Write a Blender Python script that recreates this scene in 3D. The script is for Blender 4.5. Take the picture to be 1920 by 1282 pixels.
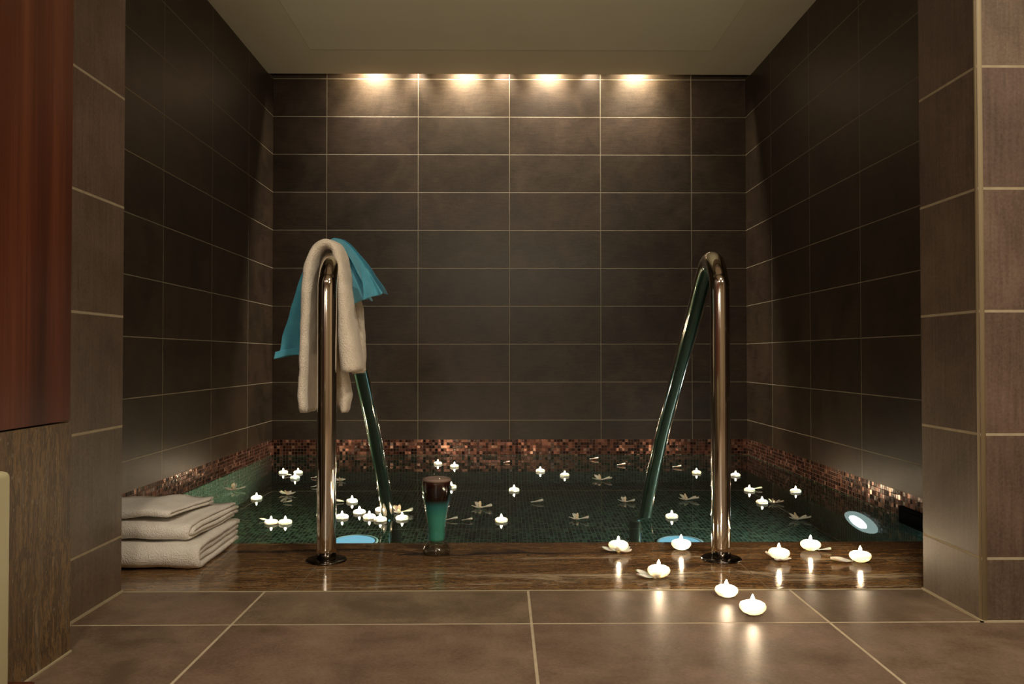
import bpy, bmesh, math, random
from mathutils import Vector, Matrix, noise
for o in list(bpy.data.objects):
    bpy.data.objects.remove(o)
scn = bpy.context.scene
COL = scn.collection
PI = math.pi
rnd = random.Random(7)

# ---------------------------------------------------------------- camera
cd = bpy.data.cameras.new('camera'); cam = bpy.data.objects.new('camera', cd); COL.objects.link(cam)
cd.sensor_width = 36; cd.lens = 1521.5 / 1920 * 36; cd.clip_start = 0.02
yaw, pitch, roll = .0108, .0175, -.0007
fw = Vector((math.sin(yaw)*math.cos(pitch), math.cos(yaw)*math.cos(pitch), math.sin(pitch)))
rt = Vector((math.cos(yaw), -math.sin(yaw), 0)); up = rt.cross(fw)
rt, up = rt*math.cos(roll)+up*math.sin(roll), -rt*math.sin(roll)+up*math.cos(roll)
cam.matrix_world = Matrix(((rt.x, up.x, -fw.x, 0), (rt.y, up.y, -fw.y, 0), (rt.z, up.z, -fw.z, .536), (0, 0, 0, 1)))
scn.camera = cam
# ---------------------------------------------------------------- world, exposure
w = bpy.data.worlds.new('world'); scn.world = w; w.use_nodes = True
w.node_tree.nodes['Background'].inputs[0].default_value = (1, .8, .55, 1)
w.node_tree.nodes['Background'].inputs[1].default_value = .02
scn.view_settings.view_transform = 'Standard'; scn.view_settings.look = 'None'
scn.view_settings.exposure = .3; scn.view_settings.gamma = 1
scn.view_settings.use_curve_mapping = False
cy = scn.cycles
cy.caustics_reflective = False; cy.caustics_refractive = False
cy.max_bounces = 10; cy.transmission_bounces = 8; cy.transparent_max_bounces = 12
cy.sample_clamp_indirect = 4; cy.use_denoising = True

# ---------------------------------------------------------------- lights
def light(name, kind, loc, power, color, target=None, **kw):
    l = bpy.data.lights.new(name, kind); l.energy = power; l.color = color
    for k, v in kw.items(): setattr(l, k, v)
    o = bpy.data.objects.new(name, l); COL.objects.link(o); o.location = loc
    if target is not None:
        o.rotation_euler = (Vector(target)-Vector(loc)).to_track_quat('-Z', 'Y').to_euler()
    return o
WARM = (1, .74, .42)
# ceiling lamps of the room in front
light('front_room_lamp', 'AREA', (.9, .3, 2.5), 28, (1, .86, .67), (.9, .3, 0), shape='DISK', size=.35)
light('front_room_lamp', 'AREA', (-.2, -.9, 2.5), 28, (1, .86, .67), (-.2, -.9, 0), shape='DISK', size=.35)
light('front_room_lamp', 'AREA', (1.9, -.9, 2.5), 28, (1, .86, .67), (1.9, -.9, 0), shape='DISK', size=.35)
# added spot behind the viewer to brighten the pool ceiling, no fixture known
light('ceiling_fill_spot', 'SPOT', (.1, -.6, .95), 250, (1, .86, .62), (.05, 3.7, 2.45), spot_size=math.radians(46), spot_blend=1.0, shadow_soft_size=.08)
light('front_fill_light', 'AREA', (-.3, -1.6, 1.2), 17, (1, .86, .68), (-.3, 2, .2), shape='DISK', size=.3)  # added fill from behind the viewer, lifts towels and camera-facing sides
# downlights in the ceiling slot along the back wall
for x in (-.851, -.25, .304, .885):
    light('slot_downlight', 'SPOT', (x, 5.282, 2.56), 115, (1, .86, .66), (x, 5.292, 0), spot_size=math.radians(76), spot_blend=1, shadow_soft_size=.015)
    light('slot_downlight_spill', 'SPOT', (x, 5.275, 2.55), 26, (1, .84, .62), (x, 5.29, 0), spot_size=math.radians(135), spot_blend=.8, shadow_soft_size=.02)
for x in (-.571, .006, .585):
    light('slot_downlight', 'SPOT', (x, 5.285, 2.50), 30, (1, .86, .66), (x, 5.295, 0), spot_size=math.radians(80), spot_blend=1, shadow_soft_size=.015)
# pool lamp in the right wall, under water
light('pool_lamp_light', 'SPOT', (1.56, 3.63, -.56), 420, (.78, 1, .72), (-1.514, 3.95, -.42), spot_size=math.radians(46), spot_blend=.8, shadow_soft_size=.03)
light('pool_lamp_glow', 'AREA', (1.5815, 3.63, -.56), 9, (.75, 1, .95), (0, 3.7, -.60), shape='DISK', size=.17)

# ---------------------------------------------------------------- materials
class NT:
    def __init__(s, name):
        s.m = bpy.data.materials.new(name); s.m.use_nodes = True
        s.t = s.m.node_tree; s.p = s.t.nodes['Principled BSDF']; s.out = s.t.nodes['Material Output']
    def n(s, kind, **kw):
        n = s.t.nodes.new(kind)
        for k, v in kw.items(): setattr(n, k, v)
        return n
    def put(s, v, sock):
        if isinstance(v, bpy.types.NodeSocket): s.t.links.new(v, sock)
        elif v is not None: sock.default_value = v
    def ma(s, op, a, b=None, c=None):
        n = s.n('ShaderNodeMath', operation=op)
        s.put(a, n.inputs[0]); s.put(b, n.inputs[1]); s.put(c, n.inputs[2])
        return n.outputs[0]
    def mix(s, f, a, b, mode='MIX'):
        n = s.n('ShaderNodeMix', data_type='RGBA', blend_type=mode)
        s.put(f, n.inputs[0]); s.put(a, n.inputs[6]); s.put(b, n.inputs[7])
        return n.outputs[2]
    def mixf(s, f, a, b):
        n = s.n('ShaderNodeMix', data_type='FLOAT')
        s.put(f, n.inputs[0]); s.put(a, n.inputs[2]); s.put(b, n.inputs[3])
        return n.outputs[0]
    def coord(s): return s.n('ShaderNodeTexCoord').outputs['Object']
    def map(s, vec, scale=(1, 1, 1), loc=(0, 0, 0), rot=(0, 0, 0)):
        n = s.n('ShaderNodeMapping'); s.put(vec, n.inputs[0])
        n.inputs['Scale'].default_value = scale; n.inputs['Location'].default_value = loc; n.inputs['Rotation'].default_value = rot
        return n.outputs[0]
    def noise(s, vec, scale, detail=4, rough=.5, dist=0):
        n = s.n('ShaderNodeTexNoise'); s.put(vec, n.inputs['Vector']); n.inputs['Scale'].default_value = scale
        n.inputs['Detail'].default_value = detail; n.inputs['Roughness'].default_value = rough; n.inputs['Distortion'].default_value = dist
        return n.outputs[0]
    def ramp(s, f, stops, interp='LINEAR'):
        n = s.n('ShaderNodeValToRGB'); s.put(f, n.inputs[0]); cr = n.color_ramp; cr.interpolation = interp
        while len(cr.elements) < len(stops): cr.elements.new(.5)
        for e, (p, c) in zip(cr.elements, stops):
            e.position = p; e.color = (*c, 1) if len(c) == 3 else c
        return n.outputs[0]
    def bump(s, h, strength=.2, dist=.01):
        n = s.n('ShaderNodeBump'); s.put(h, n.inputs['Height']); n.inputs['Strength'].default_value = strength; n.inputs['Distance'].default_value = dist
        return n.outputs[0]
    def set(s, **kw):
        for k, v in kw.items(): s.put(v, s.p.inputs[k.replace('_', ' ')])
        return s.m

def surface_uv(s, vec):
    """u, v and a per-face choice: u runs along X (or Y on side faces), v along Z (or Y on flat faces)"""
    sep = s.n('ShaderNodeSeparateXYZ'); s.put(vec, sep.inputs[0])
    g = s.n('ShaderNodeNewGeometry'); ab = s.n('ShaderNodeVectorMath', operation='ABSOLUTE'); s.put(g.outputs['True Normal'], ab.inputs[0])
    ns = s.n('ShaderNodeSeparateXYZ'); s.put(ab.outputs[0], ns.inputs[0])
    sx = s.ma('GREATER_THAN', ns.outputs[0], .5); sz = s.ma('GREATER_THAN', ns.outputs[2], .5)
    return sep, sx, sz

def simple(name, col, rough=.5, metal=0, **kw):
    s = NT(name); s.set(Base_Color=(*col, 1), Roughness=rough, Metallic=metal)
    for k, v in kw.items(): s.p.inputs[k.replace('_', ' ')].default_value = v
    return s.m

def tile_material(name, w, h, x0, y0, v0, base, dark, grout, g=.005, rough=.38, gw=None, streak=True, hv=None):
    s = NT(name); c = s.coord(); sep, sx, sz = surface_uv(s, c)
    X, Y, Z = sep.outputs
    u = s.mixf(sx, s.ma('SUBTRACT', X, x0), s.ma('SUBTRACT', Y, y0))
    v = s.mixf(sz, s.ma('SUBTRACT', Z, v0), s.ma('SUBTRACT', Y, v0))
    def gr(a, per):
        q = s.ma('DIVIDE', a, per); fl = s.ma('FLOOR', q); fr = s.ma('SUBTRACT', q, fl)
        d = s.ma('MULTIPLY', s.ma('MINIMUM', fr, s.ma('SUBTRACT', 1.0, fr)), per)
        return fl, d
    fu, du = gr(u, w); fv, dv = gr(v, h)
    dm = s.ma('MINIMUM', du, dv)
    isg = s.ma('SUBTRACT', 1.0, s.ma('MULTIPLY', s.ma('SUBTRACT', dm, g/2-.0006), 900.0)); 
    cl = s.n('ShaderNodeClamp'); s.put(isg, cl.inputs[0]); isg = cl.outputs[0]
    cb = s.n('ShaderNodeCombineXYZ'); s.put(fu, cb.inputs[0]); s.put(fv, cb.inputs[1]); s.put(s.ma('ADD', s.ma('MULTIPLY', sx, 7.0), s.ma('MULTIPLY', sz, 3.0)), cb.inputs[2])
    wn = s.n('ShaderNodeTexWhiteNoise'); s.put(cb.outputs[0], wn.inputs[0])
    off = s.n('ShaderNodeVectorMath', operation='SCALE'); s.put(wn.outputs[1], off.inputs[0]); off.inputs['Scale'].default_value = 9
    cc = s.n('ShaderNodeVectorMath', operation='ADD'); s.put(c, cc.inputs[0]); s.put(off.outputs[0], cc.inputs[1])
    cloud = s.noise(cc.outputs[0], 5, 5, .62, .6)
    st = s.noise(s.map(cc.outputs[0], (60, 60, 3) if streak else (6, 6, 60)), 2.2, 3, .6)
    fine = s.noise(cc.outputs[0], 160, 3, .7)
    f = s.ma('ADD', s.ma('MULTIPLY', cloud, .45), s.ma('ADD', s.ma('MULTIPLY', st, .25), s.ma('MULTIPLY', fine, .30)))
    col = s.ramp(f, [(.40, dark), (.52, tuple((a+b)/2 for a, b in zip(base, dark))), (.64, base)])
    hs = s.n('ShaderNodeHueSaturation'); s.put(col, hs.inputs['Color']); s.put(s.ma('ADD', .82, s.ma('MULTIPLY', wn.outputs[0], .36)), hs.inputs['Value'])
    s.put(s.ma('ADD', .49, s.ma('MULTIPLY', s.ma('FRACT', s.ma('MULTIPLY', wn.outputs[0], 7.3)), .02)), hs.inputs['Hue'])
    gcol = s.ramp(s.noise(c, 40, 3), [(.3, tuple(a*.8 for a in grout)), (.7, grout)])
    col = s.mix(isg, hs.outputs[0], gcol)
    ro = s.mixf(isg, s.ma('ADD', rough-.08, s.ma('MULTIPLY', f, .16)), .85)
    hgt = s.ma('SUBTRACT', s.ma('MULTIPLY', fine, .12), isg)
    s.put(s.bump(hgt, .35, .0015), s.p.inputs['Normal'])
    return s.set(Base_Color=col, Roughness=ro, Specular_IOR_Level=.4)

def mosaic_material(name):
    """2 cm glass mosaic: copper and brown above the water line, dark green below it"""
    s = NT(name); c = s.coord(); sep, sx, sz = surface_uv(s, c)
    X, Y, Z = sep.outputs
    P = .0195
    u = s.ma('DIVIDE', s.mixf(sx, X, Y), P); v = s.ma('DIVIDE', s.mixf(sz, s.ma('ADD', Z, .009), Y), P)
    def gr(q):
        fl = s.ma('FLOOR', q); fr = s.ma('SUBTRACT', q, fl)
        return fl, s.ma('MINIMUM', fr, s.ma('SUBTRACT', 1.0, fr))
    fu, du = gr(u); fv, dv = gr(v)
    isg = s.ma('LESS_THAN', s.ma('MINIMUM', du, dv), .075)
    cb = s.n('ShaderNodeCombineXYZ'); s.put(fu, cb.inputs[0]); s.put(fv, cb.inputs[1]); s.put(s.ma('ADD', sx, s.ma('MULTIPLY', sz, 3.0)), cb.inputs[2])
    wn = s.n('ShaderNodeTexWhiteNoise'); s.put(cb.outputs[0], wn.inputs[0])
    r = wn.outputs[0]
    copper = s.ramp(r, [(0, (.02, .006, .003)), (.28, (.10, .030, .017)), (.5, (.20, .072, .045)), (.66, (.05, .014, .008)), (.82, (.30, .13, .085)), (.95, (.5, .28, .2))], 'CONSTANT')
    green = s.ramp(r, [(0, (.012, .022, .014)), (.25, (.045, .08, .045)), (.5, (.08, .125, .072)), (.68, (.02, .034, .021)), (.85, (.12, .17, .10))], 'CONSTANT')
    above = s.ma('GREATER_THAN', Z, -.112)
    col = s.mix(above, green, copper)
    col = s.mix(isg, col, s.mix(above, (.19, .22, .16, 1), (.11, .06, .04, 1)))
    g = s.n('ShaderNodeNewGeometry')
    jit = s.n('ShaderNodeVectorMath', operation='SUBTRACT'); s.put(wn.outputs[1], jit.inputs[0]); jit.inputs[1].default_value = (.5, .5, .5)
    js = s.n('ShaderNodeVectorMath', operation='SCALE'); s.put(jit.outputs[0], js.inputs[0]); js.inputs['Scale'].default_value = .16
    ad = s.n('ShaderNodeVectorMath', operation='ADD'); s.put(g.outputs['Normal'], ad.inputs[0]); s.put(js.outputs[0], ad.inputs[1])
    nm = s.n('ShaderNodeVectorMath', operation='NORMALIZE'); s.put(ad.outputs[0], nm.inputs[0])
    s.put(nm.outputs[0], s.p.inputs['Normal'])
    return s.set(Base_Color=col, Roughness=s.mixf(isg, .22, .8), Metallic=s.mixf(isg, s.ma('MULTIPLY', above, .55), 0.0))

def travertine(name, along, joint=None, rough=.07):
    s = NT(name); c = s.coord()
    sc = {'x': (1.0, 15, 15), 'z': (14, 14, 1.0)}[along]
    wob = s.noise(c, 3, 3)
    v = s.n('ShaderNodeVectorMath', operation='ADD'); s.put(s.map(c, sc), v.inputs[0])
    sw = s.n('ShaderNodeVectorMath', operation='SCALE'); cbw = s.n('ShaderNodeCombineXYZ')
    for i in range(3): s.put(wob, cbw.inputs[i])
    s.put(cbw.outputs[0], sw.inputs[0]); sw.inputs['Scale'].default_value = 1.6; s.put(sw.outputs[0], v.inputs[1])
    big = s.noise(v.outputs[0], .55, 5, .6, .3)
    band = s.noise(v.outputs[0], 2.1, 6, .68, .2)
    speck = s.noise(s.map(c, tuple(max(1, a*.35)for a in sc)), 22, 3, .75)
    f = s.ma('ADD', s.ma('MULTIPLY', big, .45), s.ma('ADD', s.ma('MULTIPLY', band, .42), s.ma('MULTIPLY', speck, .16)))
    col = s.ramp(f, [(.40, (.016, .011, .008)), (.45, (.07, .042, .026)), (.485, (.22, .115, .045)), (.515, (.042, .027, .019)), (.54, (.33, .18, .065)), (.565, (.09, .064, .044)), (.60, (.34, .24, .14)), (.65, (.5, .41, .29))])
    sp2 = s.noise(s.map(c, tuple(max(1, a*.2)for a in sc), (3, 5, 1)), 60, 2, .8)
    fleck = s.ma('GREATER_THAN', sp2, .665)
    if along == 'z': col = s.mix(.52, col, (.075, .060, .038, 1))
    col = s.mix(s.ma('MULTIPLY', fleck, .55), col, (.30, .26, .19, 1) if along == 'z' else (.45, .38, .28, 1))
    ro = s.ma('ADD', rough, s.ma('MULTIPLY', band, .12))
    if joint:
        sep = s.n('ShaderNodeSeparateXYZ'); s.put(c, sep.inputs[0])
        m = None
        for x in joint:
            d = s.ma('LESS_THAN', s.ma('ABSOLUTE', s.ma('SUBTRACT', sep.outputs[0], x)), .0013)
            m = d if m is None else s.ma('MAXIMUM', m, d)
        col = s.mix(m, col, (.22, .17, .11, 1))
    s.put(s.bump(f, .15, .002), s.p.inputs['Normal'])
    return s.set(Base_Color=col, Roughness=ro, Specular_IOR_Level=.36)

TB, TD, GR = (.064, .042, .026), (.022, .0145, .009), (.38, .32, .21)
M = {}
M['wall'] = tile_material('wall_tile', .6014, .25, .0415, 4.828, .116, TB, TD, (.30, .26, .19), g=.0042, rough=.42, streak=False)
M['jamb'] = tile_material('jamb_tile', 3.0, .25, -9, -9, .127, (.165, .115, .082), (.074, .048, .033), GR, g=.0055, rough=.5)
M['floor'] = tile_material('floor_tile', .6, .6, .0566, 0, 1.636-.6*4, (.25, .178, .123), (.12, .082, .054), (.55, .46, .32), g=.0055, rough=.44, streak=False)
M['floor'].node_tree.nodes['Principled BSDF'].inputs['Specular IOR Level'].default_value = .2
M['mosaic'] = mosaic_material('glass_mosaic')
M['ledge'] = travertine('ledge_travertine', 'x', joint=(-.478, .612))
M['panelstone'] = travertine('panel_travertine', 'z', rough=.35)
M['grout'] = simple('grout_strip', (.40, .34, .22), .8)
M['bead'] = simple('corner_bead', (.34, .28, .17), .6)
s = NT('ceiling_paint'); s.set(Base_Color=s.ramp(s.noise(s.coord(), 3, 3), [(.3, (.74, .67, .49)), (.7, (.77, .70, .52))]), Roughness=.8); M['ceil'] = s.m
s = NT('ceiling_panel_lighter'); s.set(Base_Color=s.ramp(s.noise(s.coord(), 3, 3), [(.3, (.80, .73, .54)), (.7, (.83, .76, .57))]), Roughness=.8); M['ceil2'] = s.m  # panel field a touch lighter than the ceiling around it
M['roomwall'] = simple('front_room_paint', (.42, .33, .22), .8)
s = NT('red_wood'); c = s.coord()
g1 = s.noise(s.map(c, (40, 14, .35)), 1.6, 6, .65, .4); g2 = s.noise(s.map(c, (120, 60, .8)), 3, 3, .7)
f = s.ma('ADD', s.ma('MULTIPLY', g1, .75), s.ma('MULTIPLY', g2, .25))
s.set(Base_Color=s.ramp(f, [(.35, (.035, .009, .004)), (.52, (.085, .022, .009)), (.68, (.15, .045, .018))]), Roughness=.33); s.put(s.bump(g2, .08, .001), s.p.inputs['Normal']); M['wood'] = s.m
s = NT('polished_steel'); s.set(Base_Color=(.72, .68, .62, 1), Metallic=1.0, Roughness=s.mixf(s.noise(s.coord(), 30, 3), .04, .12)); M['steel'] = s.m
M['darksteel'] = simple('dark_flange_steel', (.10, .09, .08), .16, 1)
s = NT('cream_leather'); s.set(Base_Color=(.44, .41, .25, 1), Roughness=.5); s.put(s.bump(s.noise(s.coord(), 260, 3), .1, .001), s.p.inputs['Normal']); M['cream'] = s.m
def terry(name, a, b, scale=300, strength=1.0):
    s = NT(name); c = s.coord(); nz = s.noise(c, scale, 2, .6); lo = s.noise(c, 26, 3)
    f = s.ma('ADD', s.ma('MULTIPLY', nz, .6), s.ma('MULTIPLY', lo, .4))
    s.put(s.bump(s.ma('ADD', nz, s.ma('MULTIPLY', lo, .6)), strength, .004), s.p.inputs['Normal'])
    s.p.inputs['Sheen Weight'].default_value = .3
    return s.set(Base_Color=s.ramp(f, [(.35, a), (.65, b)]), Roughness=.95)
M['terry'] = terry('white_terry', (.80, .75, .66), (.95, .91, .84))
M['terry_cream'] = terry('cream_terry', (.74, .65, .52), (.93, .84, .70))
M['blue'] = terry('blue_cotton', (.05, .26, .38), (.09, .40, .53), 700, .25)
# water: a clear refracting surface
s = NT('pool_water'); s.set(Base_Color=(.93, 1, .96, 1), Roughness=0.0, IOR=1.333, Transmission_Weight=1.0)
s.put(s.bump(s.noise(s.coord(), 2.2, 2), .008, .01), s.p.inputs['Normal']); M['water'] = s.m
# drinking glass: thin clear shell
s = NT('clear_glass_shell'); t = s.n('ShaderNodeBsdfTransparent'); t.inputs[0].default_value = (.96, .98, .97, 1)
gl = s.n('ShaderNodeBsdfGlossy'); gl.inputs['Roughness'].default_value = .02
fr = s.n('ShaderNodeLayerWeight'); fr.inputs[0].default_value = .5
mx = s.n('ShaderNodeMixShader'); s.put(s.ma('ADD', .035, s.ma('MULTIPLY', s.ma('POWER', fr.outputs['Facing'], 3.0), .85)), mx.inputs[0]); s.put(t.outputs[0], mx.inputs[1]); s.put(gl.outputs[0], mx.inputs[2])
s.put(mx.outputs[0], s.out.inputs[0]); M['glass'] = s.m
s = NT('clear_glass_foot'); t = s.n('ShaderNodeBsdfTransparent'); t.inputs[0].default_value = (.80, .84, .80, 1)
gl = s.n('ShaderNodeBsdfGlossy'); gl.inputs['Roughness'].default_value = .03
fr = s.n('ShaderNodeLayerWeight'); fr.inputs[0].default_value = .5
mx = s.n('ShaderNodeMixShader'); s.put(s.ma('ADD', .10, s.ma('MULTIPLY', s.ma('POWER', fr.outputs['Facing'], 2.0), .8)), mx.inputs[0]); s.put(t.outputs[0], mx.inputs[1]); s.put(gl.outputs[0], mx.inputs[2])
s.put(mx.outputs[0], s.out.inputs[0]); M['glassfoot'] = s.m
M['glassbase'] = simple('clear_glass_base', (.95, .97, .96), .01, 0, Transmission_Weight=1.0, IOR=1.5)
s = NT('layered_drink'); sep = s.n('ShaderNodeSeparateXYZ'); s.put(s.coord(), sep.inputs[0])
col = s.ramp(sep.outputs[2], [(.03, (.10, .48, .38)), (.10, (.12, .60, .50)), (.132, (.05, .36, .38)), (.148, (.012, .004, .006)), (.185, (.03, .004, .006)), (.2, (.10, .02, .015))])
s.set(Base_Color=col, Roughness=.1, Subsurface_Weight=.0)
tr = s.n('ShaderNodeBsdfTranslucent'); s.put(col, tr.inputs[0]); mx = s.n('ShaderNodeMixShader'); mx.inputs[0].default_value = .55
s.put(s.p.outputs[0], mx.inputs[1]); s.put(tr.outputs[0], mx.inputs[2]); s.put(mx.outputs[0], s.out.inputs[0]); M['drink'] = s.m
M['wax'] = simple('candle_wax', (.97, .93, .84), .45, 0, Subsurface_Weight=1.0, Subsurface_Scale=.035)
M['wax'].node_tree.nodes['Principled BSDF'].inputs['Subsurface Radius'].default_value = (1, .9, .78)
M['froth'] = simple('pinkish_froth', (.30, .20, .17), .7)
M['wick'] = simple('burnt_wick', (.03, .02, .015), .9)
def emit(name, col, st):
    s = NT(name); e = s.n('ShaderNodeEmission'); e.inputs[0].default_value = (*col, 1); e.inputs[1].default_value = st
    s.put(e.outputs[0], s.out.inputs[0]); return s.m
M['flame'] = emit('candle_flame', (1, .76, .48), 540)
M['petal'] = simple('white_petal', (.95, .91, .82), .55, 0, Subsurface_Weight=.3, Subsurface_Scale=.01)
M['pistil'] = simple('flower_centre', (.85, .74, .52), .6)
M['lens'] = emit('pool_lamp_lens', (.85, 1, .98), 3.2)
M['lensring'] = simple('pool_lamp_ring', (.62, .75, .74), .3)
M['ring_emit'] = emit('pool_lamp_ring_emit', (.62, .85, .80), .42)  # weak emission stands in for lamp light passing through the translucent ring
M['floorlens'] = emit('floor_lamp_lens', (.24, .58, .74), .9)
M['skimmer'] = simple('skimmer_hole_shade', (.002, .0025, .004), .9, 0, Specular_IOR_Level=.05)  # near-black colour stands in for the shade inside a recessed mouth

# ---------------------------------------------------------------- mesh helpers
def link(name, bm, mat, parent=None, smooth=False, loc=None):
    me = bpy.data.meshes.new(name); bmesh.ops.recalc_face_normals(bm, faces=bm.faces[:]); bm.to_mesh(me); bm.free()
    if smooth:
        for p in me.polygons: p.use_smooth = True
    for m in (mat if isinstance(mat, list) else [mat]): me.materials.append(m)
    o = bpy.data.objects.new(name, me); COL.objects.link(o)
    if parent: o.parent = parent
    if loc: o.location = loc
    return o
def tag(o, label, cat, group=None, kind=None):
    o['label'] = label; o['category'] = cat
    if group: o['group'] = group
    if kind: o['kind'] = kind
    return o
def empty(name, loc=(0, 0, 0), rz=0):
    o = bpy.data.objects.new(name, None); COL.objects.link(o); o.location = loc; o.rotation_euler = (0, 0, rz); o.empty_display_size = .05
    return o
def box(bm, x0, x1, y0, y1, z0, z1, bev=0):
    b = bmesh.new(); bmesh.ops.create_cube(b, size=1)
    for v in b.verts: v.co = Vector(((x0+x1)/2+v.co.x*(x1-x0), (y0+y1)/2+v.co.y*(y1-y0), (z0+z1)/2+v.co.z*(z1-z0)))
    if bev: bmesh.ops.bevel(b, geom=b.edges[:], offset=bev, segments=3, profile=.5, affect='EDGES')
    me = bpy.data.meshes.new('tmp'); b.to_mesh(me); b.free(); bm.from_mesh(me); bpy.data.meshes.remove(me)
def struct(name, boxes, mat, label, cat='wall', bev=0):
    bm = bmesh.new()
    for b in boxes: box(bm, *b, bev)
    o = link(name, bm, mat); tag(o, label, cat, kind='structure'); return o
def lathe(bm, prof, seg=32, caps=True, centre=(0, 0, 0)):
    rings = []; cx, cyy, cz = centre
    for r, z in prof:
        rings.append([bm.verts.new((cx+r*math.cos(2*PI*i/seg), cyy+r*math.sin(2*PI*i/seg), cz+z)) for i in range(seg)])
    for a, b in zip(rings, rings[1:]):
        for i in range(seg): bm.faces.new((a[i], a[(i+1) % seg], b[(i+1) % seg], b[i]))
    if caps: bm.faces.new(rings[0]); bm.faces.new(rings[-1])
def catmull(pts, n):
    pts = [Vector(p) for p in pts]; P = [pts[0]*2-pts[1]]+pts+[pts[-1]*2-pts[-2]]; out = []
    for i in range(1, len(P)-2):
        for k in range(n):
            t = k/n; a, b, c_, d = P[i-1:i+3]
            out.append(.5*((2*b)+(c_-a)*t+(2*a-5*b+4*c_-d)*t*t+(3*b-a-3*c_+d)*t**3))
    out.append(pts[-1]); return out
def tube(bm, path, r, seg=24):
    rings = []
    for i, p in enumerate(path):
        t = (path[min(i+1, len(path)-1)]-path[max(i-1, 0)]).normalized()
        n = Vector((1, 0, 0)); n = (n-t*n.dot(t)).normalized(); b = t.cross(n)
        rings.append([bm.verts.new(p+(n*math.cos(2*PI*k/seg)+b*math.sin(2*PI*k/seg))*r) for k in range(seg)])
    for a, c in zip(rings, rings[1:]):
        for k in range(seg): bm.faces.new((a[k], a[(k+1) % seg], c[(k+1) % seg], c[k]))
    bm.faces.new(rings[0]); bm.faces.new(rings[-1])

# ---------------------------------------------------------------- the setting
WZ = -.115
XL, XR, YB, ZC = -1.514, 1.606, 5.336, 2.36
JL, JR, D0, D1, DS = -.870, .9663, 1.636, 1.866, 2.344
struct('floor', [(-3, 3.2, -3, D1-.003, -.08, 0)], M['floor'], 'large brown square floor tiles in front of the pool, pale grout', 'floor')
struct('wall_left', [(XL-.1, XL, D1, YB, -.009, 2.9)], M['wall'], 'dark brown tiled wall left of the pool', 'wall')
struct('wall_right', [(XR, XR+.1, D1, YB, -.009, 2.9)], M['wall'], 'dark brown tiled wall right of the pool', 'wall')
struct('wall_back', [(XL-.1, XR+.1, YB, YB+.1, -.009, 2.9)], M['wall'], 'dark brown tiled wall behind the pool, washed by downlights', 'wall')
struct('ceiling', [(XL-.1, XR+.1, D1, 5.22, ZC, ZC+.12), (-3, 3.2, -3, D1+.01, 2.62, 2.7)], M['ceil'], 'plain beige ceiling above the pool', 'ceiling')
o = struct('ceiling_panel', [(-1.148, 1.25, 2.4, 4.80, ZC-.004, ZC+.002)], M['ceil2'], 'slightly raised rectangular field in the beige ceiling', 'ceiling', .003)
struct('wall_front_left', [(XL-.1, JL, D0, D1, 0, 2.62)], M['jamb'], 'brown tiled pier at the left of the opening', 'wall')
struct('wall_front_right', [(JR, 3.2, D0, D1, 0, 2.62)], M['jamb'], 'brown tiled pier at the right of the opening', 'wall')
struct('wall_light_block', [(JL, JR, D0, D1, 2.15, 2.62)], M['jamb'], 'unseen lintel above the opening, added to block front room light', 'wall')  # out of view, added to keep front room light off the pool walls
struct('wall_rear', [(-3, 3.2, -3.1, -3, 0, 2.7)], M['roomwall'], 'plain wall behind the viewer', 'wall')
struct('wall_side', [(3.2, 3.3, -3.1, D1, 0, 2.7)], M['roomwall'], 'plain side wall of the front room', 'wall')
struct('wall_partition', [(-1.02, -.787, -2.9, 1.491, 0, .4165)], M['panelstone'], 'streaked brown travertine panel under the red wood', 'wall')
struct('wall_cladding', [(-1.02, -.791, -2.9, 1.493, .4195, 2.62)], M['wood'], 'reddish brown vertical grain wood panel at the left edge', 'wall')
struct('pool_basin', [(XL-.1, XL, DS, YB, -1.25, -.009), (XR, XR+.1, DS, YB, -1.25, -.009), (XL-.1, XR+.1, YB, YB+.1, -1.25, -.009),
                      (XL-.1, XR+.1, DS-.1, DS+.012, -1.25, -.045), (XL, XR, DS, YB, -1.25, -1.173)], M['mosaic'], 'pool basin lined in small copper and green mosaic', 'pool')
struct('pool_ledge', [(XL, XR, D1+.003, DS, -.045, 0)], M['ledge'], 'dark streaked travertine ledge in front of the water', 'ledge')
# grout and bead strips
struct('trim_1', [(JL, JR, D1-.003, D1+.003, -.01, .0008)], M['grout'], 'pale grout line between floor tiles and ledge', 'grout')
struct('trim_2', [(JL, JL+.005, D0-.005, D1, 0, .004), (JR-.005, JR, D0-.005, D1, 0, .004), (JR-.005, 3.2, D0-.005, D0, 0, .003)], M['grout'], 'pale grout line at the foot of the piers', 'grout')
bm = bmesh.new(); lathe(bm, [(.008, 0), (.008, 2.6)], 20, True, (JR+.006, D0+.006, 0)); o = link('trim_3', bm, M['bead'], smooth=True); tag(o, 'beige corner bead on the right pier', 'trim', kind='structure')
struct('trim_4', [(-.789, -.784, -1, 1.493, 0, .003)], M['grout'], 'pale joint under the travertine panel', 'grout')
# water
bm = bmesh.new(); vs = [bm.verts.new(p) for p in ((XL, DS, WZ), (XR, DS, WZ), (XR, YB, WZ), (XL, YB, WZ))]; bm.faces.new(vs)
o = link('water', bm, M['water'])
if o.data.polygons[0].normal.z < 0: o.data.flip_normals(); tag(o, 'still clear water filling the green mosaic pool', 'water', kind='stuff')

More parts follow.
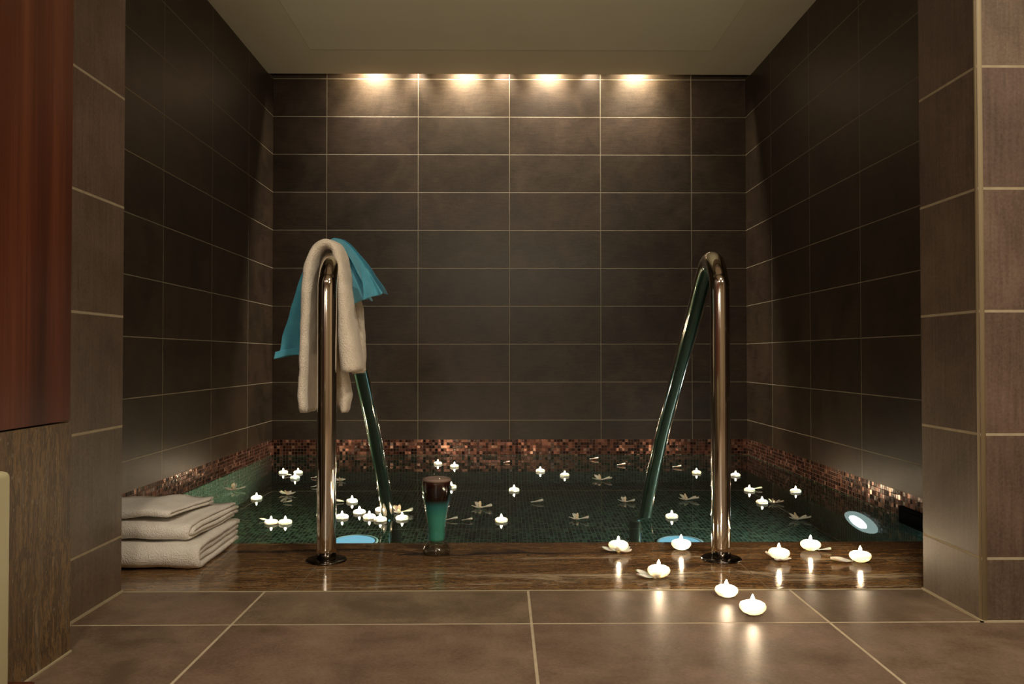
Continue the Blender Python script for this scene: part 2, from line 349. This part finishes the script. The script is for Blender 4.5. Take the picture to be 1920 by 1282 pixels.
# ---------------------------------------------------------------- handrails
def handrail(x, label, ysub, k):
    root = empty('handrail', (x, 2.147, 0)); tag(root, label, 'handrail', 'chrome handrails at the pool')
    pts = [(0, 0, 0), (0, 0, .35), (0, 0, .68), (0, .012, .745), (0, .05, .790), (0, .105, .797), (0, .16, .765), (0, .30, .650), (0, .585, .425), (0, .80, .245), (0, 1.02, .03), (0, 1.16, -.125), (0, 1.27, -.25), (0, ysub-.01, -.40), (0, ysub, -.55), (0, ysub, -1.173)]
    bm = bmesh.new(); tube(bm, catmull(pts, 10), .0255); link('rail', bm, M['steel'], root, True)
    bm = bmesh.new(); lathe(bm, [(.053, 0), (.053, .003), (.050, .005), (.0262, .006)], 40); link('flange', bm, M['darksteel'], root, True)
    return root
handrail(-.465, 'polished steel handrail on the left, hung with a blue and a cream towel', 1.36, 0)
handrail(.575, 'polished steel handrail on the right, bare of towels', 1.41, 1)

# ---------------------------------------------------------------- cloth helpers
def ribbon(bm, path, th, dep, seg=20, amp=.003, seed=0, power=3.2, fr=28):
    """folded cloth: rounded rectangular section (th in the XZ plane, dep along Y) swept on a path in X,Z"""
    P = catmull(path, 10); n = len(P); rings = []
    def lerp(a, t):
        if not isinstance(a, (list, tuple)): return a
        q = t*(len(a)-1); i = min(int(q), len(a)-2); return a[i]+(a[i+1]-a[i])*(q-i)
    for i, p in enumerate(P):
        t = (P[min(i+1, n-1)]-P[max(i-1, 0)]); t.y = 0; t.normalize(); nn = Vector((t.z, 0, -t.x)); tt = i/(n-1)
        e = 1.0
        if i == 0 or i == n-1: e = .86
        ring = []
        for k in range(seg):
            a = 2*PI*k/seg; ca, sa = math.cos(a), math.sin(a); r = (abs(ca)**power+abs(sa)**power)**(-1/power)
            v = p+nn*(ca*r*lerp(th, tt)/2*e)+Vector((0, 1, 0))*(sa*r*lerp(dep, tt)/2*e)
            v += Vector(noise.noise_vector(v*fr+Vector((seed, 0, 0))))*amp+Vector(noise.noise_vector(v*9+Vector((seed, 5, 0))))*amp*1.2
            ring.append(bm.verts.new(v))
        rings.append(ring)
    for a, b in zip(rings, rings[1:]):
        for k in range(seg): bm.faces.new((a[k], a[(k+1) % seg], b[(k+1) % seg], b[k]))
    for r_ in (rings[0], rings[-1]):
        c = Vector((0, 0, 0))
        for v in r_: c += v.co
        cv = bm.verts.new(c/len(r_))
        for k in range(seg): bm.faces.new((r_[k], r_[(k+1) % seg], cv))
def sheet(bm, rows, n=28, sub=6, fold=0, nf=3, thick=.004, seed=0, power=1.3):
    """rows: list of (left point, right point); draped sheet with folds growing downwards"""
    Ls = catmull([r[0] for r in rows], sub); Rs = catmull([r[1] for r in rows], sub); m = len(Ls); g = []
    for i in range(m):
        t = i/(m-1); line = []
        for k in range(n+1):
            q = k/n; v = Ls[i].lerp(Rs[i], q)
            ph = q*nf*2*PI+seed+.9*t
            v = v+Vector((.35*math.sin(ph*.8+1)*fold*t**power, math.sin(ph)*fold*t**power, .25*math.sin(ph+.6)*fold*t**power))
            v += Vector(noise.noise_vector(v*22+Vector((seed, 0, 0))))*.0025
            line.append(v)
        g.append(line)
    front = [[bm.verts.new(v) for v in l] for l in g]; back = [[bm.verts.new(v+Vector((0, thick, 0))) for v in l] for l in g]
    for i in range(m-1):
        for k in range(n):
            bm.faces.new((front[i][k], front[i][k+1], front[i+1][k+1], front[i+1][k]))
            bm.faces.new((back[i][k], back[i+1][k], back[i+1][k+1], back[i][k+1]))
        bm.faces.new((front[i][0], front[i+1][0], back[i+1][0], back[i][0])); bm.faces.new((front[i][n], back[i][n], back[i+1][n], front[i+1][n]))
    for k in range(n):
        bm.faces.new((front[0][k], back[0][k], back[0][k+1], front[0][k+1])); bm.faces.new((front[m-1][k], front[m-1][k+1], back[m-1][k+1], back[m-1][k]))
CF, CYAW, CP = 1521.5, yaw, pitch
def P(px, py, y):
    """place a traced outline point of the hanging cloth on the plane at depth y"""
    d = fw+rt*((px-960)/CF)-up*((py-641)/CF); t = y/d.y
    return Vector((0, 0, .536))+d*t
# cream terry towel over the bend
bm = bmesh.new()
Y1 = 2.235
ribbon(bm, [P(x, y, Y1) for x, y in ((578, 772), (579, 690), (582, 600), (584, 530), (589, 492), (600, 468), (617, 459), (633, 467), (642, 492), (645, 530), (650, 580), (656, 640), (661, 697))],
       [.030, .031, .034, .034, .032, .028, .026, .028, .028, .030, .040, .050, .050], [.15, .15, .15, .14, .12, .11, .11, .11, .12, .13, .14, .15, .15], seed=1)
Y2 = 2.30
ribbon(bm, [P(x, y, Y2) for x, y in ((648, 772), (645, 742), (638, 690), (633, 620), (632, 560), (636, 500))], [.016, .044, .034, .026, .02, .02], [.10, .10, .09, .08, .06], seed=4)
Y3 = 2.36
ribbon(bm, [P(x, y, Y3) for x, y in ((673, 700), (672, 640), (668, 580), (655, 520), (640, 480))], [.036, .038, .036, .03, .02], [.08, .08, .08, .07, .05], seed=8)
o = link('towel', bm, M['terry_cream'], smooth=True); tag(o, 'cream terry towel draped over the bend of the left handrail', 'towel')
hb = bmesh.new(); ribbon(hb, [P(651, 690, Y1-.004), P(661, 697, Y1-.004)][:2], .006, .156, amp=.0, seed=3)
hb.free()
# blue towel behind it
bm = bmesh.new(); Yb = 2.33
sheet(bm, [(P(604, 463, Yb), P(628, 459, Yb+.02)), (P(580, 482, Yb-.02), P(612, 470, Yb)), (P(566, 510, Yb-.04), P(606, 520, Yb)), (P(547, 570, Yb-.06), P(600, 580, Yb)), (P(530, 628, Yb-.07), P(596, 636, Yb)), (P(524, 655, Yb-.08), P(592, 650, Yb)), (P(515, 671, Yb-.09), P(590, 664, Yb-.02))], fold=.012, nf=1.6, seed=2)
sheet(bm, [(P(516, 660, Yb-.10), P(580, 648, Yb-.05)), (P(516, 672, Yb-.10), P(580, 662, Yb-.05))], n=16, fold=.006, nf=1, thick=.012, seed=4)
sheet(bm, [(P(596, 457, Yb), P(626, 446, Yb)), (P(612, 462, Yb-.03), P(648, 452, Yb)), (P(628, 490, Yb-.05), P(672, 476, Yb)), (P(642, 525, Yb-.06), P(692, 502, Yb)), (P(652, 556, Yb-.07), P(709, 528, Yb)), (P(658, 577, Yb-.08), P(721, 548, Yb))], fold=.034, nf=2.3, seed=.8, power=.9)
sheet(bm, [(P(676, 500, Yb-.12), P(690, 505, Yb-.10)), (P(679, 522, Yb-.12), P(700, 522, Yb-.10)), (P(682, 545, Yb-.13), P(712, 540, Yb-.10)), (P(683, 562, Yb-.13), P(720, 549, Yb-.10))], n=16, fold=.010, nf=1.2, seed=3, power=.8)
o = link('towel', bm, M['blue'], smooth=True); tag(o, 'blue cotton towel hanging behind the cream one on the left handrail', 'towel')

# folded towels at the left end of the ledge
def folded_towel(label, x0, x1, y0, y1, z0, layers, th, seed, group, skew=0.0, sag=0.0, rum=1.0, lift=0.0):
    bm = bmesh.new(); H = layers*2*th
    for L in range(layers):
        a0 = y0+L*th*1.05+th*.5; lo = z0+th*(L+.5); hi = z0+H-th*(L+.5); rr = (hi-lo)/2
        path = [Vector((0, y1, lo))]+[Vector((0, y1-(y1-a0-rr)*k/6, lo)) for k in range(1, 6)]
        for k in range(7):
            a = -PI/2-PI*k/6; path.append(Vector((0, a0+rr+rr*math.cos(a), lo+rr+rr*math.sin(a))))
        path += [Vector((0, y1-(y1-a0-rr)*k/6, hi)) for k in range(5, -1, -1)]
        NX = 34; rings = []
        xe = x1-.004*((L*7+seed) % 3)
        for ix in range(NX+1):
            q = ix/NX; x = x0+(xe-x0)*(1-(1-q)**1.15); ring_o = []; ring_i = []
            e = 1.0 if 0 < ix < NX else .55
            for i, p in enumerate(path):
                t = (path[min(i+1, len(path)-1)]-path[max(i-1, 0)]).normalized(); nn = Vector((0, t.z, -t.y))
                for lst, sg in ((ring_o, 1), (ring_i, -1)):
                    v = Vector((x+skew*(p.y-y0), p.y, p.z))+nn*(sg*th*.5*e)
                    v += Vector(noise.noise_vector(Vector((v.x*14, v.y*10, v.z*20+seed*3))))*.0045*rum+Vector(noise.noise_vector(v*60))*.0012
                    v.z += lift*math.exp(-((v.x-x1+.07)/.07)**2)*(.4+.6*math.sin(PI*min(1, max(0, (v.y-y0)/(y1-y0)))))
                    v.z = max(v.z-sag*math.sin(PI*min(1, max(0, (v.y-y0)/(y1-y0)))), z0+.0005) if lo+0 > 0 else v.z
                    lst.append(bm.verts.new(v))
            rings.append(ring_o+ring_i[::-1])
        for a, b in zip(rings, rings[1:]):
            m = len(a)
            for k in range(m): bm.faces.new((a[k], a[(k+1) % m], b[(k+1) % m], b[k]))
        for r_ in (rings[0], rings[-1]):
            m = len(r_)//2
            for k in range(m-1): bm.faces.new((r_[k], r_[k+1], r_[2*m-2-k], r_[2*m-1-k]))
    o = link('folded_towel', bm, M['terry'], smooth=True); tag(o, label, 'towel', group); return o
FG = 'white towels folded in a pile on the ledge'
folded_towel('large folded white towel at the bottom of the pile on the ledge', -1.30, -.760, 2.04, 2.385, .001, 2, .0160, 1, FG, -.02)
folded_towel('folded white towel in the middle of the pile, between two others', -1.27, -.790, 2.065, 2.37, .070, 2, .0106, 2, FG, .06, 0, 1.5)
folded_towel('small thin folded white towel on top of the pile', -1.24, -.845, 2.09, 2.32, .1175, 1, .0105, 5, FG, .12, 0, 1.5, .012)

# ---------------------------------------------------------------- drinking glass
gx, gy = -.181, 2.215
root = empty('beer_glass', (gx, gy, 0)); tag(root, 'tall curved glass of teal and dark red layered drink on the ledge', 'glass')
prof = [(.0335, 0), (.0365, .004), (.0372, .012), (.034, .020), (.026, .028), (.0235, .034), (.0245, .040), (.0235, .046), (.0245, .052), (.0235, .058), (.0245, .066), (.0265, .085), (.030, .110), (.0345, .135), (.0385, .158), (.0408, .178), (.0408, .192), (.0392, .206), (.0385, .212)]
inner = [(r-.0022, z) for r, z in prof[::-1] if z > .034]
bm = bmesh.new(); lathe(bm, [p for p in prof if p[1] >= .026]+inner, 48, False); link('glass_bowl', bm, M['glass'], root, True)
bm = bmesh.new(); lathe(bm, [p for p in prof if p[1] <= .028]+[(.0225, .031)], 48); link('glass_foot', bm, M['glassfoot'], root, True)
bm = bmesh.new(); lathe(bm, [(.018, .036)]+[(r-.0026, z) for r, z in prof if .040 <= z <= .192]+[(.0379, .197)], 48); link('drink', bm, M['drink'], root, True)

bm = bmesh.new(); lathe(bm, [(.0379, .1975), (.0375, .2045), (.030, .2065), (.012, .207)], 48); link('froth', bm, M['froth'], root, True)

# ---------------------------------------------------------------- candles
def copy_tree(o, parent=None):
    c = o.copy(); COL.objects.link(c)
    if parent: c.parent = parent
    for ch in o.children: copy_tree(ch, c)
    return c
def make_candle():
    root = empty('candle')
    bm = bmesh.new()
    lathe(bm, [(.002, 0), (.012, .0008), (.021, .005), (.0265, .0115), (.0275, .0165), (.0255, .0215), (.020, .0248), (.013, .0252), (.008, .0238), (.002, .0232)], 28)
    link('wax', bm, M['wax'], root, True)
    bm = bmesh.new(); lathe(bm, [(.0011, .0225), (.0010, .0295)], 8); link('wick', bm, M['wick'], root)
    bm = bmesh.new(); lathe(bm, [(.0006, .0262), (.0032, .0275), (.0040, .0305), (.0031, .0345), (.0015, .038), (.0003, .0405)], 8); link('flame', bm, M['flame'], root, True)
    return root
proto = make_candle(); used = [False]
def candle(x, y, z, rz, label, group, sc=1.0):
    o = proto if not used[0] else copy_tree(proto); used[0] = True
    o.location = (x, y, z); o.rotation_euler = (0, 0, rz); o.scale = (sc, sc, sc); tag(o, label, 'candle', group); return o
SC = [(.315, 2.226, 'lit white candle on a blossom, nearest the glass along the ledge edge'),
      (.493, 2.254, 'lit white candle on the ledge edge just left of the bare right handrail'),
      (.375, 1.964, 'lit white candle on a blossom at the front of the ledge, left of right handrail'),
      (.724, 2.133, 'lit white candle on a petal, first right of the right handrail foot'),
      (.849, 2.243, 'lit white candle at the ledge edge, between two lower ones at right'),
      (.930, 2.114, 'lit white candle nearest the right pier, pink petal to its left'),
      (.497, 1.812, 'lit cream candle on the floor tile against the ledge joint'),
      (.518, 1.690, 'lit cream candle nearest the viewer, alone on the floor tile')]
for i, (x, y, l) in enumerate(SC):
    candle(x, y, .0005 if i > 5 else (.004 if i in (0, 2, 3) else .0005), rnd.random()*6, l, 'candles on the ledge and floor', 1.0 if i != 6 else .93)
WCL = [(-1.226, 4.548, 'floating candle at far left, left one of the close trio'),
       (-1.143, 4.546, 'floating candle at far left, right one of the close trio'),
       (-1.110, 4.349, 'floating candle at far left, lowest of the close trio'),
       (-1.128, 3.734, 'lone floating candle at left, lowest before the pair above the towels'),
       (-.905, 3.186, 'floating candle right of the folded towels, left one of a touching pair'),
       (-.850, 3.186, 'floating candle right of the folded towels, right one of a touching pair'),
       (-.676, 3.646, 'floating candle just right of the left post, highest of the bunch there'),
       (-.650, 3.290, 'floating candle hugging the left post, lowest of the bunch there'),
       (-.598, 3.390, 'floating candle right of the left post, beside the bunch of three'),
       (-.540, 3.290, 'floating candle left of where the left rail dips, leftmost of that cluster'),
       (-.488, 3.235, 'floating candle in the cluster under the left rail, nearest the viewer'),
       (-.515, 3.440, 'floating candle touching the left rail where it enters the water'),
       (-.405, 3.262, 'floating candle right of the left rail end, rightmost of that cluster'),
       (-.395, 4.914, 'floating candle near the back wall above the glass, left of two'),
       (-.288, 4.794, 'floating candle near the back wall above the glass, right of two'),
       (-.258, 4.037, 'floating candle half hidden behind the rim of the glass'),
       (.052, 3.937, 'lone floating candle in the middle of the pool'),
       (.209, 4.588, 'floating candle in the middle towards the back, left of two'),
       (.334, 4.423, 'floating candle in the middle towards the back, right of two'),
       (-.008, 3.214, 'lone floating candle nearest the ledge in the middle of the water'),
       (1.074, 4.512, 'floating candle just left of the right handrail post, far back'),
       (1.262, 4.408, 'floating candle peeping out right of the right handrail post'),
       (1.189, 3.920, 'floating candle right of the right post, upper of two with petals'),
       (1.146, 3.593, 'floating candle right of the right post, lower of two with petals'),
       (1.401, 3.886, 'floating candle farthest to the right, alone above the wall lamp'),
       (.680, 3.279, 'floating candle between the right rail end and the right post, near the ledge')]
for x, y, l in WCL: candle(x, y, WZ-.010, rnd.random()*6, l, 'candles floating on the pool', .94)

# ---------------------------------------------------------------- blossoms and petals
def petal_mesh(bm, L, W, a, lift, curl, seed):
    n, m = 8, 4; g = []
    for i in range(n+1):
        t = i/n; wd = W*math.sin(PI*min(1, t*.86+.07))**.7*(.55+.45*t)
        row = []
        for k in range(-m, m+1):
            q = k/m; x = t*L; y = q*wd/2
            z = lift*t+curl*t*t*L+.12*W*q*q+.0015*math.sin(t*5+seed+q*2)
            row.append(bm.verts.new((x*math.cos(a)-y*math.sin(a), x*math.sin(a)+y*math.cos(a), z)))
        g.append(row)
    for i in range(n):
        for k in range(2*m): bm.faces.new((g[i][k], g[i][k+1], g[i+1][k+1], g[i+1][k]))
def solidify(o, th):
    md = o.modifiers.new('thickness', 'SOLIDIFY'); md.thickness = th; md.offset = 0
def make_blossom(kind):
    root = empty('blossom')
    A = [(-.3, .046, .020, .004), (.35, .043, .018, .003), (2.2, .030, .020, .010), (3.3, .030, .018, .003), (4.4, .028, .017, .003)] if kind == 0 else \
        [(.1, .042, .021, .003), (1.4, .034, .02, .012), (2.7, .036, .021, .003), (3.9, .034, .02, .003), (5.2, .036, .02, .003)]
    for j, (a, L, W, lf) in enumerate(A):
        bm = bmesh.new(); petal_mesh(bm, L*1.08, W*1.25, a, lf*1.3, .12, j); p = link('petal', bm, M['petal'], root, True); solidify(p, .0012)
    bm = bmesh.new(); petal_mesh(bm, .018, .014, 1.7, .016, .3, 3)
    lathe(bm, [(.0045, -.001), (.0065, .004), (.005, .010), (.001, .014)], 12); p = link('flower_centre', bm, M['pistil'], root, True)
    return root
B0, B1 = make_blossom(0), make_blossom(1); ub = {0: False, 1: False}
def blossom(x, y, z, kind, rz, label, group, sc=1.0):
    src = (B0, B1)[kind]; o = src if not ub[kind] else copy_tree(src); ub[kind] = True
    o.location = (x, y, z); o.rotation_euler = (0, 0, rz); o.scale = (sc,)*3; tag(o, label, 'flower', group)
FL = [(-1.309, 3.957, 1, .3, 1.25, 'broad white blossom floating nearest the left pool wall'),
      (-1.013, 3.832, 1, 2.6, 1.0, 'white blossom floating above a lone petal, left of the left post'),
      (-.850, 4.252, 0, 2.9, .9, 'small white blossom floating just right of the left post, far back'),
      (-.433, 3.384, 0, -.1, 1.25, 'tan centred blossom floating right of the left rail end'),
      (-.100, 3.485, 0, -.1, 1.1, 'white blossom floating right of the glass, level with its middle'),
      (.506, 4.250, 0, -.05, 1.25, 'large white blossom floating left of the right rail, far back'),
      (.541, 3.615, 0, -.35, .95, 'white blossom floating left of the lower end of the right rail'),
      (.826, 3.664, 0, .0, 1.1, 'white blossom floating between the right rail and the right post'),
      (.293, 3.231, 0, -.3, 1.0, 'white blossom floating near the ledge in the right middle'),
      (1.166, 3.219, 0, .05, 1.05, 'white blossom floating left of the glowing wall lamp'),
      (1.196, 3.579, 0, .2, .8, 'white blossom touching the lower candle right of the right post')]
for x, y, k, rz, sc, l in FL: blossom(x, y, WZ+.003, k, rz, l, 'white blossoms floating on the pool', sc)
LB = [(.315, 2.222, 1, 2.9, 1.0, 'pale blossom lying under the candle nearest the glass'),
      (.365, 1.962, 0, 2.9, .95, 'pale blossom lying under the candle at the front of the ledge'),
      (.722, 2.130, 1, 1.6, .9, 'pale blossom lying under the candle right of the right post')]
for x, y, k, rz, sc, l in LB: blossom(x, y, .002, k, rz, l, 'blossoms lying on the ledge', sc)
pb = bmesh.new(); petal_mesh(pb, .042, .026, 0, .004, .06, 1); PT0 = link('petal', pb, M['petal'], None, True); solidify(PT0, .0012); upt = [False]
def petal(x, y, z, rz, label, group, sc=1.0):
    o = PT0 if not upt[0] else PT0.copy()
    if upt[0]: COL.objects.link(o)
    upt[0] = True; o.location = (x-.021*sc*math.cos(rz), y-.021*sc*math.sin(rz), z); o.rotation_euler = (0, 0, rz); o.scale = (sc,)*3
    tag(o, label, 'petal', group)
PT = [(-.950, 3.235, 3.0, .8, 'white petal at the left of the candle pair beside the folded towels'),
      (-.958, 3.624, .2, .9, 'single oval white petal below the blossom left of the left post'),
      (-1.008, 4.347, .1, .8, 'white petal at the left edge of the left post, upper of two'),
      (-.938, 4.048, .3, .8, 'white petal at the left edge of the left post, lower of two'),
      (-.735, 3.640, 3.1, 1.1, 'white petal left of the highest candle by the left post'),
      (-.679, 3.262, 3.2, 1.0, 'white petal beside the lowest candle hugging the left post'),
      (.021, 4.956, .1, .9, 'small white petal floating near the back wall in the middle'),
      (-.143, 3.216, .1, 1.0, 'white petal right of the glass, outer of two in a row'),
      (.150, 3.607, .1, 1.3, 'white petal in the pool middle, right of the lone candle'),
      (.570, 5.10, .0, 1.3, 'white petal nearest the back wall, left of the right rail'),
      (.701, 4.825, .1, 1.2, 'white petal touching the left side of the right rail, far back'),
      (1.011, 4.728, -.1, 1.2, 'white petal between right rail and right post, far back'),
      (-.204, 3.228, .2, 1.1, 'white petal touching the right side of the glass'),
      (1.237, 3.951, 0, 1.1, 'white petal at the right of the upper candle past the right post'),
      (-1.17, 4.446, 3.0, .9, 'pale pink petal inside the far left candle trio')]
for x, y, rz, sc, l in PT: petal(x, y, WZ+.003, rz, l, 'single petals floating on the pool', sc)
for x, y, rz, sc, l in [(.878, 2.105, 3.1, 1.3, 'pale pink petal on the ledge left of the rightmost candle'), (.882, 2.228, -.2, .8, 'small petal on the ledge right of the candle at the water edge')]:
    petal(x, y, .002, rz, l, 'single petals on the ledge', sc)

# ---------------------------------------------------------------- pool lamps and skimmer
root = empty('pool_lamp', (XR, 3.63, -.56)); root.rotation_euler = (0, -PI/2, 0); tag(root, 'round glowing lamp under water on the right pool wall', 'lamp')
bm = bmesh.new(); lathe(bm, [(.155, 0), (.155, .008), (.145, .018), (.098, .022), (.098, .0)], 48, False); link('ring', bm, M['ring_emit'], root, True)
bm = bmesh.new(); lathe(bm, [(.097, .006), (.090, .016), (.05, .022), (.01, .023)], 48); link('lens', bm, M['lens'], root, True)
for x, y, l in ((-.727, 3.99, 'pale blue round lamp in the pool floor by the left handrail'), (.858, 3.95, 'pale blue round lamp in the pool floor left of the right post')):
    root = empty('floor_lamp', (x, y, -1.173)); tag(root, l, 'lamp', 'round lamps in the pool floor')
    bm = bmesh.new(); lathe(bm, [(.115, 0), (.115, .006), (.100, .010), (.100, .002)], 40, False); link('ring', bm, M['lensring'], root, True)
    bm = bmesh.new(); lathe(bm, [(.099, .002), (.092, .008), (.01, .010)], 40); link('lens', bm, M['floorlens'], root, True)
root = empty('skimmer', (XR, 3.1, -.11)); tag(root, 'dark rectangular skimmer opening in the right pool wall', 'skimmer')
bm = bmesh.new(); box(bm, -.012, 0, -.17, .17, -.10, .044, .003); link('frame', bm, M['skimmer'], root)
bm = bmesh.new(); box(bm, -.018, -.011, -.145, .145, -.07, .030, .002); link('flap', bm, M['skimmer'], root)

# ---------------------------------------------------------------- cream stool at the left edge
root = empty('stool', (-.672, .84, 0)); tag(root, 'cream upholstered stool with reddish wooden foot at the left edge', 'stool')
bm = bmesh.new(); box(bm, -.10, .085, -.14, .14, .10, .400, .008); link('seat', bm, M['cream'], root, True)
for sx in (-.08, .07):
    for sy in (-.12, .16):
        bm = bmesh.new(); box(bm, sx-.025, sx+.025, sy-.02, sy+.02, 0, .135, .006); link('leg', bm, M['wood'], root, True)
